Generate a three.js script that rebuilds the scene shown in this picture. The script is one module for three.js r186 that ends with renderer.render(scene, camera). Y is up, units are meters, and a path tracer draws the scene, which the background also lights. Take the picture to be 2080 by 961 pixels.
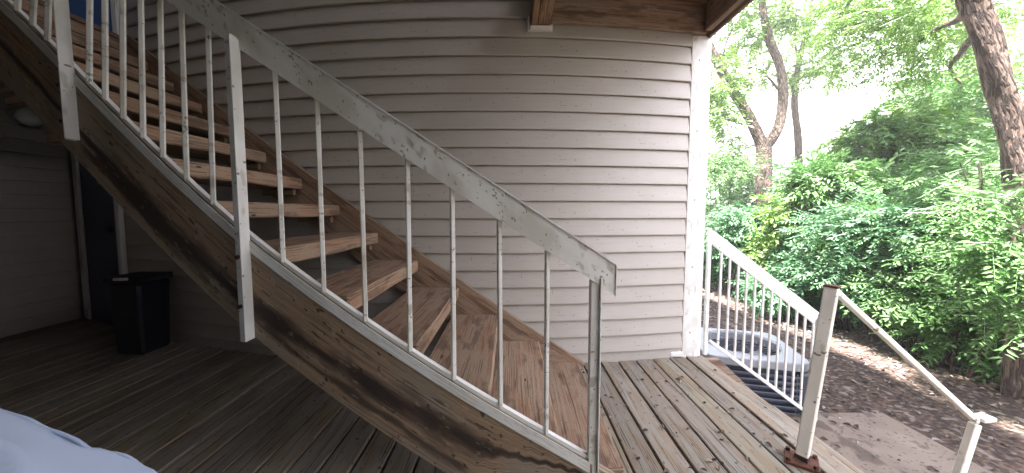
import * as THREE from 'three';
import { mergeGeometries } from 'three/addons/utils/BufferGeometryUtils.js';

// ---------------------------------------------------------------- camera, sky, sun, exposure
const scene = new THREE.Scene();
const F = 720, PITCH = Math.atan(50 / F), EYE = new THREE.Vector3(0, 1.1, 0);
const camera = new THREE.PerspectiveCamera(2 * Math.atan(480.5 / F) * 180 / Math.PI, 2080 / 961, 0.03, 400);
camera.position.copy(EYE);
camera.rotation.x = -PITCH;
scene.add(camera);

const SKY_W = 128, SKY_H = 64;
{
  const data = new Float32Array(SKY_W * SKY_H * 4);
  for (let j = 0; j < SKY_H; j++) {
    const el = ((j + 0.5) / SKY_H - 0.5) * Math.PI;               // row 0 is straight down
    const t = Math.max(0, Math.sin(el));
    for (let i = 0; i < SKY_W; i++) {
      const k = (j * SKY_W + i) * 4;
      if (el > 0) { data[k] = 0.465 - 0.06 * t; data[k + 1] = 0.445 - 0.045 * t; data[k + 2] = 0.485; }
      else { data[k] = 0.09; data[k + 1] = 0.085; data[k + 2] = 0.075; }
      data[k + 3] = 1;
    }
  }
  const sky = new THREE.DataTexture(data, SKY_W, SKY_H, THREE.RGBAFormat, THREE.FloatType);
  sky.mapping = THREE.EquirectangularReflectionMapping;
  sky.magFilter = THREE.LinearFilter; sky.minFilter = THREE.LinearFilter;
  sky.needsUpdate = true;
  scene.background = sky; scene.environment = sky;
}
const sun = new THREE.DirectionalLight(new THREE.Color(1, 0.93, 0.90), 5);
sun.position.set(-6, 28, 3);
sun.target.position.set(3, 0, -5);
sun.castShadow = true;
sun.shadow.mapSize.set(2048, 2048); sun.shadow.radius = 3;
Object.assign(sun.shadow.camera, { left: -22, right: 22, top: 22, bottom: -22, near: 1, far: 80 });
scene.add(sun, sun.target);

const renderer = new THREE.WebGLRenderer({ antialias: true });
renderer.toneMapping = THREE.LinearToneMapping;
renderer.toneMappingExposure = 14.4;
renderer.shadowMap.enabled = true;

// ---------------------------------------------------------------- helpers
let seed = 12345;
const rnd = () => { seed = (seed * 1664525 + 1013904223) >>> 0; return seed / 4294967296; };
const rr = (a, b) => a + (b - a) * rnd();
const pick = a => a[Math.floor(rnd() * a.length)];
const V = (x, y, z) => new THREE.Vector3(x, y, z);
const col = (r, g, b) => new THREE.Color().setRGB(r, g, b);

// a pixel of the photograph gives a direction; a plane of the place gives the distance
function ray(px, py) {
  const x = (px - 1040) / F, y = -(py - 480.5) / F, c = Math.cos(PITCH), s = Math.sin(PITCH);
  return V(x, y * c - s, -y * s - c);
}
const onZ = (px, py, z) => { const r = ray(px, py); return EYE.clone().addScaledVector(r, z / r.z); };
const onY = (px, py, y) => { const r = ray(px, py); return EYE.clone().addScaledVector(r, (y - EYE.y) / r.y); };

// the long wall and the stair along it are gently bowed in plan, as the photograph shows them
const bow = x => -0.066 * (x + 0.2) * (x + 0.2);
const WALL = -2.5;
const bend = g => {
  const p = g.attributes.position;
  for (let i = 0; i < p.count; i++) p.setZ(i, p.getZ(i) + bow(p.getX(i)));
  g.computeVertexNormals();
  return g;
};

// value noise
const P = new Uint8Array(65536); { for (let i = 0; i < 65536; i++) P[i] = Math.floor(rnd() * 256); }
const hash = (x, y) => P[((x * 7919) ^ (y * 104729) ^ ((x + 31) * (y + 17) * 193)) & 65535] / 255;
function vnoise(x, y, wx, wy) {
  const xi = Math.floor(x), yi = Math.floor(y), fx = x - xi, fy = y - yi;
  const u = fx * fx * (3 - 2 * fx), v = fy * fy * (3 - 2 * fy);
  const X0 = ((xi % wx) + wx) % wx, X1 = (X0 + 1) % wx, Y0 = ((yi % wy) + wy) % wy, Y1 = (Y0 + 1) % wy;
  const a = hash(X0, Y0), b = hash(X1, Y0), c = hash(X0, Y1), d = hash(X1, Y1);
  return a + (b - a) * u + (c - a) * v + (a - b - c + d) * u * v;
}
function fbm(x, y, px, py, oct = 4) {                             // x, y in 0..1, tiling
  let s = 0, a = 0.5, n = 0;
  for (let o = 0; o < oct; o++) { s += a * vnoise(x * px, y * py, px, py); n += a; a *= 0.5; px *= 2; py *= 2; }
  return s / n;
}
const clamp = (v, a = 0, b = 1) => Math.min(b, Math.max(a, v));
const sstep = (a, b, v) => { const t = clamp((v - a) / (b - a)); return t * t * (3 - 2 * t); };
function texture(w, h, fn, srgb = true) {                         // fn(u, v) -> [r, g, b] 0..1 as seen
  const d = new Uint8Array(w * h * 4);
  for (let j = 0; j < h; j++) for (let i = 0; i < w; i++) {
    const c = fn((i + 0.5) / w, (j + 0.5) / h), k = (j * w + i) * 4;
    d[k] = clamp(c[0]) * 255; d[k + 1] = clamp(c[1]) * 255; d[k + 2] = clamp(c[2]) * 255; d[k + 3] = 255;
  }
  const t = new THREE.DataTexture(d, w, h, THREE.RGBAFormat);
  t.wrapS = t.wrapT = THREE.RepeatWrapping; t.magFilter = THREE.LinearFilter; t.minFilter = THREE.LinearMipmapLinearFilter;
  t.generateMipmaps = true; t.anisotropy = 8; t.colorSpace = srgb ? THREE.SRGBColorSpace : THREE.NoColorSpace; t.needsUpdate = true;
  return t;
}
const mixc = (a, b, t) => [a[0] + (b[0] - a[0]) * t, a[1] + (b[1] - a[1]) * t, a[2] + (b[2] - a[2]) * t];
const grey = v => [v, v, v];

// ---------------------------------------------------------------- materials
const grain = (u, v, k = 1) => {
  const w = fbm(u, v, 3, 4, 3) * 0.25;
  return fbm(u, v + w, 4, 26 * k, 4) * 0.6 + fbm(u, v + w, 10, 96 * k, 2) * 0.4;
};
// weathered deck board: grey, long fibres, dark checks
const deckTex = texture(1024, 512, (u, v) => {
  const g = grain(u, v), crack = sstep(0.70, 0.78, fbm(u, v + 0.12 * fbm(u, v, 3, 3, 2), 5, 60, 2));
  const patch = fbm(u, v, 5, 5, 4);
  let c = mixc([0.60, 0.56, 0.51], [0.76, 0.73, 0.69], g);
  c = mixc(c, [0.64, 0.56, 0.47], sstep(0.45, 0.7, patch) * 0.6);
  c = mixc(c, [0.70, 0.72, 0.72], sstep(0.55, 0.75, fbm(u + 0.3, v, 4, 7, 3)) * 0.5);
  const spot = sstep(0.80, 0.86, fbm(u, v, 40, 40, 2));
  c = mixc(c, [0.22, 0.18, 0.15], Math.max(crack * 0.55, spot * 0.6));
  return c;
});
const deckBump = texture(1024, 512, (u, v) => {
  const g = grain(u, v), crack = sstep(0.70, 0.78, fbm(u, v + 0.12 * fbm(u, v, 3, 3, 2), 5, 60, 2));
  return grey(0.4 + 0.5 * g - 0.6 * crack);
}, false);
// stair lumber: warm brown, knots, rough
const treadGrain = (u, v) => { const w = (fbm(u, v, 3, 4, 3) - 0.5) * 0.025; return fbm(u, v + w, 4, 60, 3) * 0.55 + fbm(u, v + w, 6, 180, 2) * 0.45; };
const treadTex = texture(1024, 1024, (u, v) => {
  let kn = 0, du = 0;
  for (const [kx, ky, r] of [[0.17, 0.22, 0.010], [0.71, 0.68, 0.012]]) {
    const dx = (u - kx), dy = (v - ky) * 0.85, dd = Math.hypot(dx * 0.8, dy);
    kn = Math.max(kn, sstep(r * 1.15, r * 0.7, dd)); du += 0.02 * Math.exp(-(dd * dd) / (r * r * 9)) * Math.sign(dy);
  }
  const g = treadGrain(u, v + du), patch = fbm(u, v, 5, 6, 5);
  let c = mixc([0.48, 0.39, 0.33], [0.74, 0.63, 0.54], g);
  c = mixc(c, [0.63, 0.57, 0.51], sstep(0.36, 0.60, patch) * 0.85);
  c = mixc(c, [0.40, 0.33, 0.28], sstep(0.54, 0.74, fbm(u + 0.5, v + 0.2, 9, 9, 5)) * 0.65);
  c = mixc(c, [0.30, 0.22, 0.17], sstep(0.66, 0.74, fbm(u, v, 5, 90, 2)) * 0.6);
  c = mixc(c, [0.17, 0.12, 0.10], kn * 0.85);
  c = mixc(c, [0.20, 0.15, 0.12], sstep(0.80, 0.86, fbm(u, v, 90, 110, 2)) * 0.6);
  return c;
});
const treadBump = texture(512, 256, (u, v) => grey(treadGrain(u, v) * 0.75 + 0.25 * fbm(u, v, 40, 60, 2)), false);
// the long stringer: tan lumber with a black mould stain running along it
const stringerTex = texture(2048, 512, (u, v) => {
  const w = (fbm(u, v, 8, 3, 3) - 0.5) * 0.10;
  const g = fbm(u, v + w, 14, 46, 3) * 0.38 + fbm(u, v + w, 40, 170, 2) * 0.42 + fbm(u, v, 400, 90, 2) * 0.2;
  let c = mixc([0.45, 0.385, 0.32], [0.71, 0.63, 0.53], g);
  c = mixc(c, [0.56, 0.54, 0.51], sstep(0.42, 0.7, fbm(u, v, 18, 3, 4)) * 0.6);
  // the mould streak wanders along the board, thick below the hanging post, thin elsewhere
  const mid = 0.42 + 0.12 * Math.sin(u * 7.5 + 0.9) + (fbm(u, 0.3, 16, 2, 3) - 0.5) * 0.16;
  const wid = 0.05 + 0.13 * sstep(0.35, 0.75, fbm(u, 0.7, 9, 2, 3));
  const edge = Math.abs(v - mid) / wid + (fbm(u, v, 26, 9, 5) - 0.5) * 1.7;
  c = mixc(c, [0.16, 0.125, 0.105], sstep(1.45, 0.1, edge) * 0.86);
  const e2 = Math.abs(v - 0.16 - (fbm(u, 0.1, 12, 2, 3) - 0.5) * 0.2) / 0.06 + (fbm(u, v, 30, 9, 4) - 0.5) * 2.2;
  c = mixc(c, [0.22, 0.175, 0.145], sstep(1.3, 0.1, e2) * sstep(0.42, 0.6, fbm(u, 0.5, 9, 2, 2)) * 0.75);
  const line = Math.abs(v - 0.70 - (fbm(u, 0.2, 8, 2, 2) - 0.5) * 0.1) + (fbm(u, v, 60, 8, 2) - 0.5) * 0.03;
  c = mixc(c, [0.26, 0.20, 0.16], sstep(0.008, 0.002, line) * 0.6);
  c = mixc(c, [0.24, 0.18, 0.14], sstep(0.68, 0.76, fbm(u, v, 24, 110, 2)) * 0.55);
  c = mixc(c, [0.20, 0.16, 0.13], sstep(0.78, 0.83, fbm(u, v, 150, 26, 2)) * 0.7);
  return mixc(c, [0.70, 0.68, 0.64], sstep(0.70, 0.80, fbm(u + 0.3, v, 120, 22, 3)) * 0.4);
});
// chipped paint on metal and timber
const paintTex = texture(512, 512, (u, v) => {
  const dirt = fbm(u, v, 6, 6, 4), chip = sstep(0.66, 0.71, fbm(u, v, 64, 64, 3)) * sstep(0.66, 0.78, fbm(u + 0.7, v + 0.2, 7, 7, 3)), spk = sstep(0.84, 0.88, fbm(u, v, 70, 70, 2));
  let c = mixc([0.90, 0.90, 0.88], [0.80, 0.79, 0.75], sstep(0.4, 0.75, dirt));
  c = mixc(c, [0.62, 0.58, 0.52], sstep(0.66, 0.8, fbm(u + 0.5, v, 14, 14, 3)) * 0.6);
  c = mixc(c, [0.42, 0.38, 0.35], chip * 0.6); c = mixc(c, [0.28, 0.25, 0.22], spk * 0.7);
  return c;
});
const trimTex = texture(512, 512, (u, v) => {
  let c = mixc([0.93, 0.93, 0.92], [0.86, 0.86, 0.84], sstep(0.4, 0.75, fbm(u, v, 5, 5, 4)));
  c = mixc(c, [0.70, 0.68, 0.63], sstep(0.64, 0.8, fbm(u + 0.4, v, 10, 22, 3)) * 0.5);
  return mixc(c, [0.45, 0.40, 0.35], sstep(0.80, 0.83, fbm(u, v, 30, 16, 3)) * 0.8);
});
const rustTex = texture(256, 256, (u, v) => mixc(mixc([0.36, 0.20, 0.13], [0.56, 0.33, 0.20], fbm(u, v, 6, 6, 4)), [0.20, 0.14, 0.12], sstep(0.5, 0.7, fbm(u, v, 12, 12, 3))));
const sidingTex = texture(1024, 256, (u, v) => {
  const g = fbm(u, v, 14, 40, 3), d = fbm(u, v, 8, 3, 4);
  let c = grey(0.955 + 0.05 * (g - 0.5));
  c = mixc(c, [0.90, 0.87, 0.83], sstep(0.5, 0.75, d) * 0.15);
  return mixc(c, [0.5, 0.45, 0.4], sstep(0.86, 0.9, fbm(u, v, 90, 30, 2)) * 0.5);
});
const sidingBump = texture(512, 256, (u, v) => grey(fbm(u, v, 10, 50, 3)), false);
const barkF = (u, v) => { const w = (fbm(u, v, 6, 3, 3) - 0.5) * 0.12, a = fbm(u + w, v, 22, 5, 4); return sstep(0.34, 0.66, a); };
const barkTex = texture(512, 512, (u, v) => mixc(mixc([0.34, 0.29, 0.26], [0.62, 0.55, 0.50], barkF(u, v)), [0.60, 0.55, 0.50], sstep(0.55, 0.85, fbm(u, v, 40, 30, 3)) * 0.4));
const barkBump = texture(512, 512, (u, v) => grey(barkF(u, v)), false);
const soilTex = texture(1024, 1024, (u, v) => {
  const a = fbm(u, v, 10, 10, 5), b = fbm(u, v, 90, 90, 3), w = fbm(u + 0.2, v, 50, 50, 2);
  let c = mixc([0.30, 0.23, 0.19], [0.50, 0.41, 0.35], a);
  c = mixc(c, [0.62, 0.53, 0.45], sstep(0.56, 0.72, b) * 0.8);
  c = mixc(c, [0.19, 0.14, 0.12], sstep(0.52, 0.30, b) * 0.8);
  return mixc(c, [0.74, 0.70, 0.66], sstep(0.70, 0.76, w) * 0.8);
});
const soilBump = texture(512, 512, (u, v) => grey(fbm(u, v, 60, 60, 3) * 0.7 + 0.3 * fbm(u, v, 9, 9, 3)), false);
const concreteTex = texture(512, 512, (u, v) => {
  let c = mixc([0.54, 0.49, 0.45], [0.70, 0.66, 0.61], fbm(u, v, 5, 5, 5));
  c = mixc(c, [0.42, 0.37, 0.33], sstep(0.60, 0.75, fbm(u + 0.4, v, 9, 9, 3)) * 0.7);
  return mixc(c, [0.34, 0.30, 0.27], sstep(0.70, 0.78, fbm(u, v, 60, 60, 2)) * 0.6);
});
const clothBump = texture(256, 256, (u, v) => grey(0.5 + 0.25 * Math.sin(u * 6.283 * 96) * Math.sin(v * 6.283 * 96) + 0.4 * (fbm(u, v, 8, 8, 3) - 0.5)), false);

const std = (o) => new THREE.MeshStandardMaterial(o);
const M = {
  siding: std({ color: col(0.468, 0.436, 0.392), map: sidingTex, roughness: 0.5, bumpMap: sidingBump, bumpScale: 0.0002 }),
  houseFill: std({ color: col(0.3, 0.27, 0.25), roughness: 0.9 }),
  trim: std({ color: col(0.90, 0.90, 0.89), map: trimTex, roughness: 0.6, bumpMap: trimTex, bumpScale: 0.0008 }),
  rail: std({ color: col(0.90, 0.90, 0.88), map: paintTex, roughness: 0.5, bumpMap: paintTex, bumpScale: 0.0006 }),
  cream: std({ color: col(0.92, 0.90, 0.82), map: trimTex, roughness: 0.5, bumpMap: paintTex, bumpScale: 0.0006 }),
  rust: std({ color: col(0.46, 0.47, 0.48), map: rustTex, roughness: 0.85 }),
  deck: [1.0, 0.86, 0.93, 0.78].map((k, i) => std({ color: col(0.56 * k, 0.54 * k, 0.495 * k * (i == 2 ? 0.92 : 1)), map: deckTex, roughness: 0.85, bumpMap: deckBump, bumpScale: 0.002 })),
  tread: [1.0, 0.86, 0.93].map(k => std({ color: col(0.84 * k, 0.76 * k, 0.66 * k), map: treadTex, roughness: 0.85, bumpMap: treadBump, bumpScale: 0.002 })),
  stringer: std({ color: col(0.92, 0.86, 0.77), map: stringerTex, roughness: 0.85, bumpMap: treadBump, bumpScale: 0.0015 }),
  beam: std({ color: col(0.86, 0.72, 0.58), map: treadTex, roughness: 0.85, bumpMap: treadBump, bumpScale: 0.002 }),
  beamGrey: std({ color: col(0.80, 0.76, 0.73), map: treadTex, roughness: 0.85, bumpMap: treadBump, bumpScale: 0.002 }),
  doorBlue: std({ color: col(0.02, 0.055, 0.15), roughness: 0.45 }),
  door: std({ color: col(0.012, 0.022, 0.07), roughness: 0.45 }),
  bin: std({ color: col(0.006, 0.007, 0.014), roughness: 0.5 }),
  steel: std({ color: col(0.62, 0.62, 0.62), roughness: 0.4, metalness: 0.7 }),
  globe: std({ color: col(0.75, 0.74, 0.72), roughness: 0.4 }),
  acBody: std({ color: col(0.10, 0.115, 0.15), roughness: 0.5 }),
  acLid: std({ color: col(0.26, 0.275, 0.30), roughness: 0.45 }),
  acDark: std({ color: col(0.03, 0.034, 0.055), roughness: 0.5 }),
  wire: std({ color: col(0.10, 0.105, 0.12), roughness: 0.45, metalness: 0.3 }),
  bark: std({ color: col(0.34, 0.31, 0.29), map: barkTex, roughness: 0.95, bumpMap: barkBump, bumpScale: 0.02 }),
  barkRed: std({ color: col(0.48, 0.38, 0.34), map: barkTex, roughness: 0.95, bumpMap: barkBump, bumpScale: 0.02 }),
  soil: std({ color: col(0.34, 0.33, 0.33), map: soilTex, roughness: 1, bumpMap: soilBump, bumpScale: 0.02 }),
  concrete: std({ color: col(0.42, 0.39, 0.37), map: concreteTex, roughness: 0.95, bumpMap: concreteTex, bumpScale: 0.003 }),
  cloth: std({ color: col(0.48, 0.57, 0.74), roughness: 0.95, bumpMap: clothBump, bumpScale: 0.0012 }),
  leaf: new THREE.MeshPhysicalMaterial({ color: 0xffffff, roughness: 0.6, transmission: 0.5, thickness: 0, ior: 1.3, side: THREE.DoubleSide }),
  litter: std({ color: 0xffffff, roughness: 0.9, side: THREE.DoubleSide }),
};

// ---------------------------------------------------------------- object helpers
const used = {};
function numbered(name) { const n = used[name] = (used[name] ?? -1) + 1; return n ? `${name}_${String(n).padStart(3, '0')}` : name; }
function thing(name, label, category, base = [0, 0, 0], group) {
  const o = new THREE.Group(); o.name = numbered(name); o.position.set(...base); o.w = V(...base); scene.add(o);
  o.userData = { label, category }; if (group) o.userData.group = group;
  return o;
}
function structure(name, label, category, base = [0, 0, 0]) {
  const o = thing(name, label, category, base); o.userData.kind = 'structure'; return o;
}
function part(name, geo, mat, parent) {                            // geometry in world coordinates
  const m = new THREE.Mesh(geo, mat); m.name = name; m.castShadow = m.receiveShadow = true;
  m.w = parent.w.clone(); geo.translate(-parent.w.x, -parent.w.y, -parent.w.z);
  parent.add(m); return m;
}
function tint(o, label) { o.userData.label = label; return o; }

// chamfered box about the origin; uv in metres, u along the longest side
function cbox(w, h, d, c = 0.004, seg = [1, 1, 1]) {
  const X = w / 2, Y = h / 2, Z = d / 2, pos = [];
  c = Math.min(c, X * 0.45, Y * 0.45, Z * 0.45);
  const dims = [X, Y, Z];
  const quad = (a, b, e, f) => pos.push(...a, ...b, ...e, ...a, ...e, ...f);
  for (let ax = 0; ax < 3; ax++) for (const s of [-1, 1]) {
    const u = (ax + 1) % 3, v = (ax + 2) % 3, nu = seg[u], nv = seg[v];
    const mk = (a, b) => { const p = [0, 0, 0]; p[ax] = s * dims[ax]; p[u] = a; p[v] = b; return p; };
    for (let i = 0; i < nu; i++) for (let j = 0; j < nv; j++) {
      const U = k => -(dims[u] - c) + 2 * (dims[u] - c) * k / nu, W = k => -(dims[v] - c) + 2 * (dims[v] - c) * k / nv;
      const q = [mk(U(i), W(j)), mk(U(i + 1), W(j)), mk(U(i + 1), W(j + 1)), mk(U(i), W(j + 1))];
      s > 0 ? quad(q[0], q[1], q[2], q[3]) : quad(q[3], q[2], q[1], q[0]);
    }
  }
  for (let ax = 0; ax < 3; ax++) {                                 // edges along axis ax
    const u = (ax + 1) % 3, v = (ax + 2) % 3, n = seg[ax];
    for (const su of [-1, 1]) for (const sv of [-1, 1]) for (let k = 0; k < n; k++) {
      const L = t => -(dims[ax] - c) + 2 * (dims[ax] - c) * t / n;
      const mk = (t, a, b) => { const p = [0, 0, 0]; p[ax] = t; p[u] = su * a; p[v] = sv * b; return p; };
      const q = [mk(L(k), dims[u], dims[v] - c), mk(L(k + 1), dims[u], dims[v] - c), mk(L(k + 1), dims[u] - c, dims[v]), mk(L(k), dims[u] - c, dims[v])];
      su * sv > 0 ? quad(q[3], q[2], q[1], q[0]) : quad(q[0], q[1], q[2], q[3]);
    }
  }
  for (const sx of [-1, 1]) for (const sy of [-1, 1]) for (const sz of [-1, 1]) {
    const a = [sx * X, sy * (Y - c), sz * (Z - c)], b = [sx * (X - c), sy * Y, sz * (Z - c)], e = [sx * (X - c), sy * (Y - c), sz * Z];
    sx * sy * sz > 0 ? pos.push(...a, ...b, ...e) : pos.push(...a, ...e, ...b);
  }
  const g = new THREE.BufferGeometry();
  g.setAttribute('position', new THREE.Float32BufferAttribute(pos, 3));
  g.computeVertexNormals();
  return metreUV(g, [w, h, d]);
}
let UVU = 1.3, UVV = 0.32;                                        // metres of one texture repeat along and across the grain
function metreUV(g, size, su = UVU, sv = UVV) {
  const p = g.attributes.position, n = g.attributes.normal, uv = new Float32Array(p.count * 2);
  const L = size.indexOf(Math.max(...size)), o1 = (L + 1) % 3, o2 = (L + 2) % 3, du = rnd(), dv = rnd();
  const get = (a, i, k) => k === 0 ? a.getX(i) : k === 1 ? a.getY(i) : a.getZ(i);
  for (let t = 0; t < p.count; t += 3) {
    const an = [0, 1, 2].map(k => Math.abs(get(n, t, k)));
    let a = L, b = an[o1] > an[o2] ? o2 : o1;
    if (an[L] > an[o1] && an[L] > an[o2]) { a = o1; b = o2; }
    for (let i = t; i < t + 3; i++) { uv[i * 2] = get(p, i, a) / su + du; uv[i * 2 + 1] = get(p, i, b) / sv + dv; }
  }
  g.setAttribute('uv', new THREE.BufferAttribute(uv, 2));
  return g;
}
const boxAt = (x0, x1, y0, y1, z0, z1, c, seg) => cbox(x1 - x0, y1 - y0, z1 - z0, c, seg).translate((x0 + x1) / 2, (y0 + y1) / 2, (z0 + z1) / 2);
// bar from a to b; w across (towards ref), t the other way
function bar(a, b, w, t, ref = V(0, 0, 1), c = 0.003) {
  const d = b.clone().sub(a), L = d.length(); d.normalize();
  const zz = ref.clone().addScaledVector(d, -ref.dot(d)).normalize(), xx = d.clone().cross(zz);
  const g = cbox(w, L, t, c), m = new THREE.Matrix4().makeBasis(xx, d, zz);
  m.setPosition(a.clone().add(b).multiplyScalar(0.5));
  return g.applyMatrix4(m);
}
// strip: a closed profile [[y, n], ...] swept along x and bent with the wall
function sweepX(profile, x0, x1, segs, su = 1.6, sv = 0.4, zBase = WALL) {
  const pos = [], uv = [], off = rnd();
  let len = [0]; for (let i = 1; i < profile.length; i++) len.push(len[i - 1] + Math.hypot(profile[i][0] - profile[i - 1][0], profile[i][1] - profile[i - 1][1]));
  for (let s = 0; s < segs; s++) {
    const xa = x0 + (x1 - x0) * s / segs, xb = x0 + (x1 - x0) * (s + 1) / segs;
    for (let i = 0; i + 1 < profile.length; i++) {
      const A = [xa, profile[i][0], zBase + bow(xa) + profile[i][1]], B = [xb, profile[i][0], zBase + bow(xb) + profile[i][1]];
      const C = [xb, profile[i + 1][0], zBase + bow(xb) + profile[i + 1][1]], D = [xa, profile[i + 1][0], zBase + bow(xa) + profile[i + 1][1]];
      pos.push(...A, ...B, ...C, ...A, ...C, ...D);
      const ua = xa / su + off, ub = xb / su + off, va = len[i] / sv, vb = len[i + 1] / sv;
      uv.push(ua, va, ub, va, ub, vb, ua, va, ub, vb, ua, vb);
    }
  }
  for (const [x, flip] of [[x0, 0], [x1, 1]]) for (let i = 1; i + 1 < profile.length; i++) {
    const q = [0, i, i + 1]; if (flip) q.reverse();
    for (const k of q) { pos.push(x, profile[k][0], zBase + bow(x) + profile[k][1]); uv.push(0, 0); }
  }
  const g = new THREE.BufferGeometry();
  g.setAttribute('position', new THREE.Float32BufferAttribute(pos, 3));
  g.setAttribute('uv', new THREE.Float32BufferAttribute(uv, 2));
  g.computeVertexNormals();
  return g;
}
// tapered round tube through points [V, r]
function limb(points, sides = 8, steps = 4, vrep = 0.55) {
  const rep = points[0][1] * 12;
  const curve = new THREE.CatmullRomCurve3(points.map(p => p[0])), N = (points.length - 1) * steps;
  const pos = [], uv = [], idx = [], fr = curve.computeFrenetFrames(N, false), tot = curve.getLength();
  for (let i = 0; i <= N; i++) {
    const t = i / N, c = curve.getPoint(t), f = t * (points.length - 1), k = Math.min(points.length - 2, Math.floor(f));
    const r = points[k][1] + (points[k + 1][1] - points[k][1]) * (f - k);
    for (let s = 0; s <= sides; s++) {
      const a = s / sides * 2 * Math.PI, w = r * (1 + 0.10 * Math.sin(a * 3 + i * 0.7) + 0.05 * Math.sin(a * 5 - i));
      const q = c.clone().addScaledVector(fr.normals[i], Math.cos(a) * w).addScaledVector(fr.binormals[i], Math.sin(a) * w);
      pos.push(q.x, q.y, q.z); uv.push(s / sides * Math.max(1, Math.round(rep)), t * tot / vrep);
      if (i < N && s < sides) { const o = i * (sides + 1) + s; idx.push(o, o + sides + 1, o + 1, o + 1, o + sides + 1, o + sides + 2); }
    }
  }
  const g = new THREE.BufferGeometry();
  g.setAttribute('position', new THREE.Float32BufferAttribute(pos, 3)); g.setAttribute('uv', new THREE.Float32BufferAttribute(uv, 2));
  g.setIndex(idx); g.computeVertexNormals();
  return g;
}

// ================================================================ THE SETTING
const GROUND = -0.75;
{ // ground: one sheet to the horizon, uneven near the house
  const n = 120, g = new THREE.PlaneGeometry(1, 1, n, n), p = g.attributes.position, uv = g.attributes.uv;
  for (let i = 0; i < p.count; i++) {
    const a = p.getX(i) * 2, b = p.getY(i) * 2;
    const x = 4 + Math.sign(a) * (Math.abs(a) * 8 + Math.pow(Math.abs(a), 6) * 160), z = -6 + Math.sign(b) * (Math.abs(b) * 9 + Math.pow(Math.abs(b), 6) * 160);
    const far = sstep(5.5, 12, x);
    p.setXYZ(i, x, GROUND + (fbm(x / 8 + 4, z / 8 + 4, 8, 8, 3) - 0.5) * 0.10 * sstep(1.5, 3.5, x) - 0.5 * far - 0.004, z);
    uv.setXY(i, x / 2.6, z / 2.6);
  }
  const idx = g.index.array; for (let i = 0; i < idx.length; i += 3) { const t = idx[i]; idx[i] = idx[i + 1]; idx[i + 1] = t; }
  g.computeVertexNormals();
  if (g.attributes.normal.getY(0) < 0) { for (let i = 0; i < idx.length; i += 3) { const t = idx[i]; idx[i] = idx[i + 1]; idx[i + 1] = t; } g.computeVertexNormals(); }
  const m = new THREE.Mesh(g, M.soil); m.name = 'ground'; m.receiveShadow = true;
  m.userData = { label: 'bare brown earth strewn with dry leaves below the porch', category: 'ground', kind: 'structure' };
  scene.add(m);
}
{ // concrete pad at the foot of the steps
  const o = structure('concrete_pad', 'worn concrete slab at the foot of the porch steps', 'pavement', [2.5, GROUND, -2.1]);
  UVU = 1.1; UVV = 1.1;
  part('slab', boxAt(1.95, 3.08, GROUND - 0.1, -0.56, -2.84, -0.9, 0.012), M.concrete, o);
}
UVU = 1.3; UVV = 0.32;

// porch deck ------------------------------------------------------------
const EDGE = 1.46;
{
  const o = structure('porch_deck', 'weathered plank deck under the covered porch', 'deck', [0, -0.03, -1.2]);
  const BW = 0.134, GAP = 0.012;
  let k = 0;
  for (let x = EDGE; x > -4.55; x -= BW, k++) {
    const x1 = x - (k ? GAP : 0), x0 = x - BW, z0 = WALL + bow((x0 + x1) / 2) + 0.012;
    const dy = rr(-0.002, 0.002), tilt = rr(-0.004, 0.004);
    const g = boxAt(x0, x1, -0.03, 0, z0, 0.15, 0.004, [1, 1, 6]);
    const p = g.attributes.position;
    for (let i = 0; i < p.count; i++) p.setY(i, p.getY(i) + dy + tilt * (p.getX(i) - (x0 + x1) / 2) / BW * 2);
    const b = part('board', g, M.deck[(k * 7 + (k >> 2)) % 4], o);
  }
  part('rim_board', boxAt(EDGE - 0.045, EDGE - 0.005, -0.27, -0.034, -2.68, 0.15, 0.004), M.beamGrey, o);
  for (const z of [-2.2, -1.5, -0.8]) part('joist', boxAt(-4.5, EDGE - 0.05, -0.24, -0.034, z - 0.02, z + 0.02, 0.003), M.beamGrey, o);
  for (const [x, z] of [[1.35, -2.5], [1.35, -1.2], [1.35, 0], [-1.5, -1.2], [-4.3, -1.2]]) part('post', boxAt(x - 0.05, x + 0.05, GROUND - 0.05, -0.244, z - 0.05, z + 0.05, 0.006), M.beamGrey, o);
  UVU = 2; UVV = 2;
  part('subfloor', boxAt(-4.55, EDGE - 0.06, -0.29, -0.25, -2.5, 0.14, 0.004), M.beamGrey, o);
  UVU = 1.3; UVV = 0.32;
}

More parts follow.
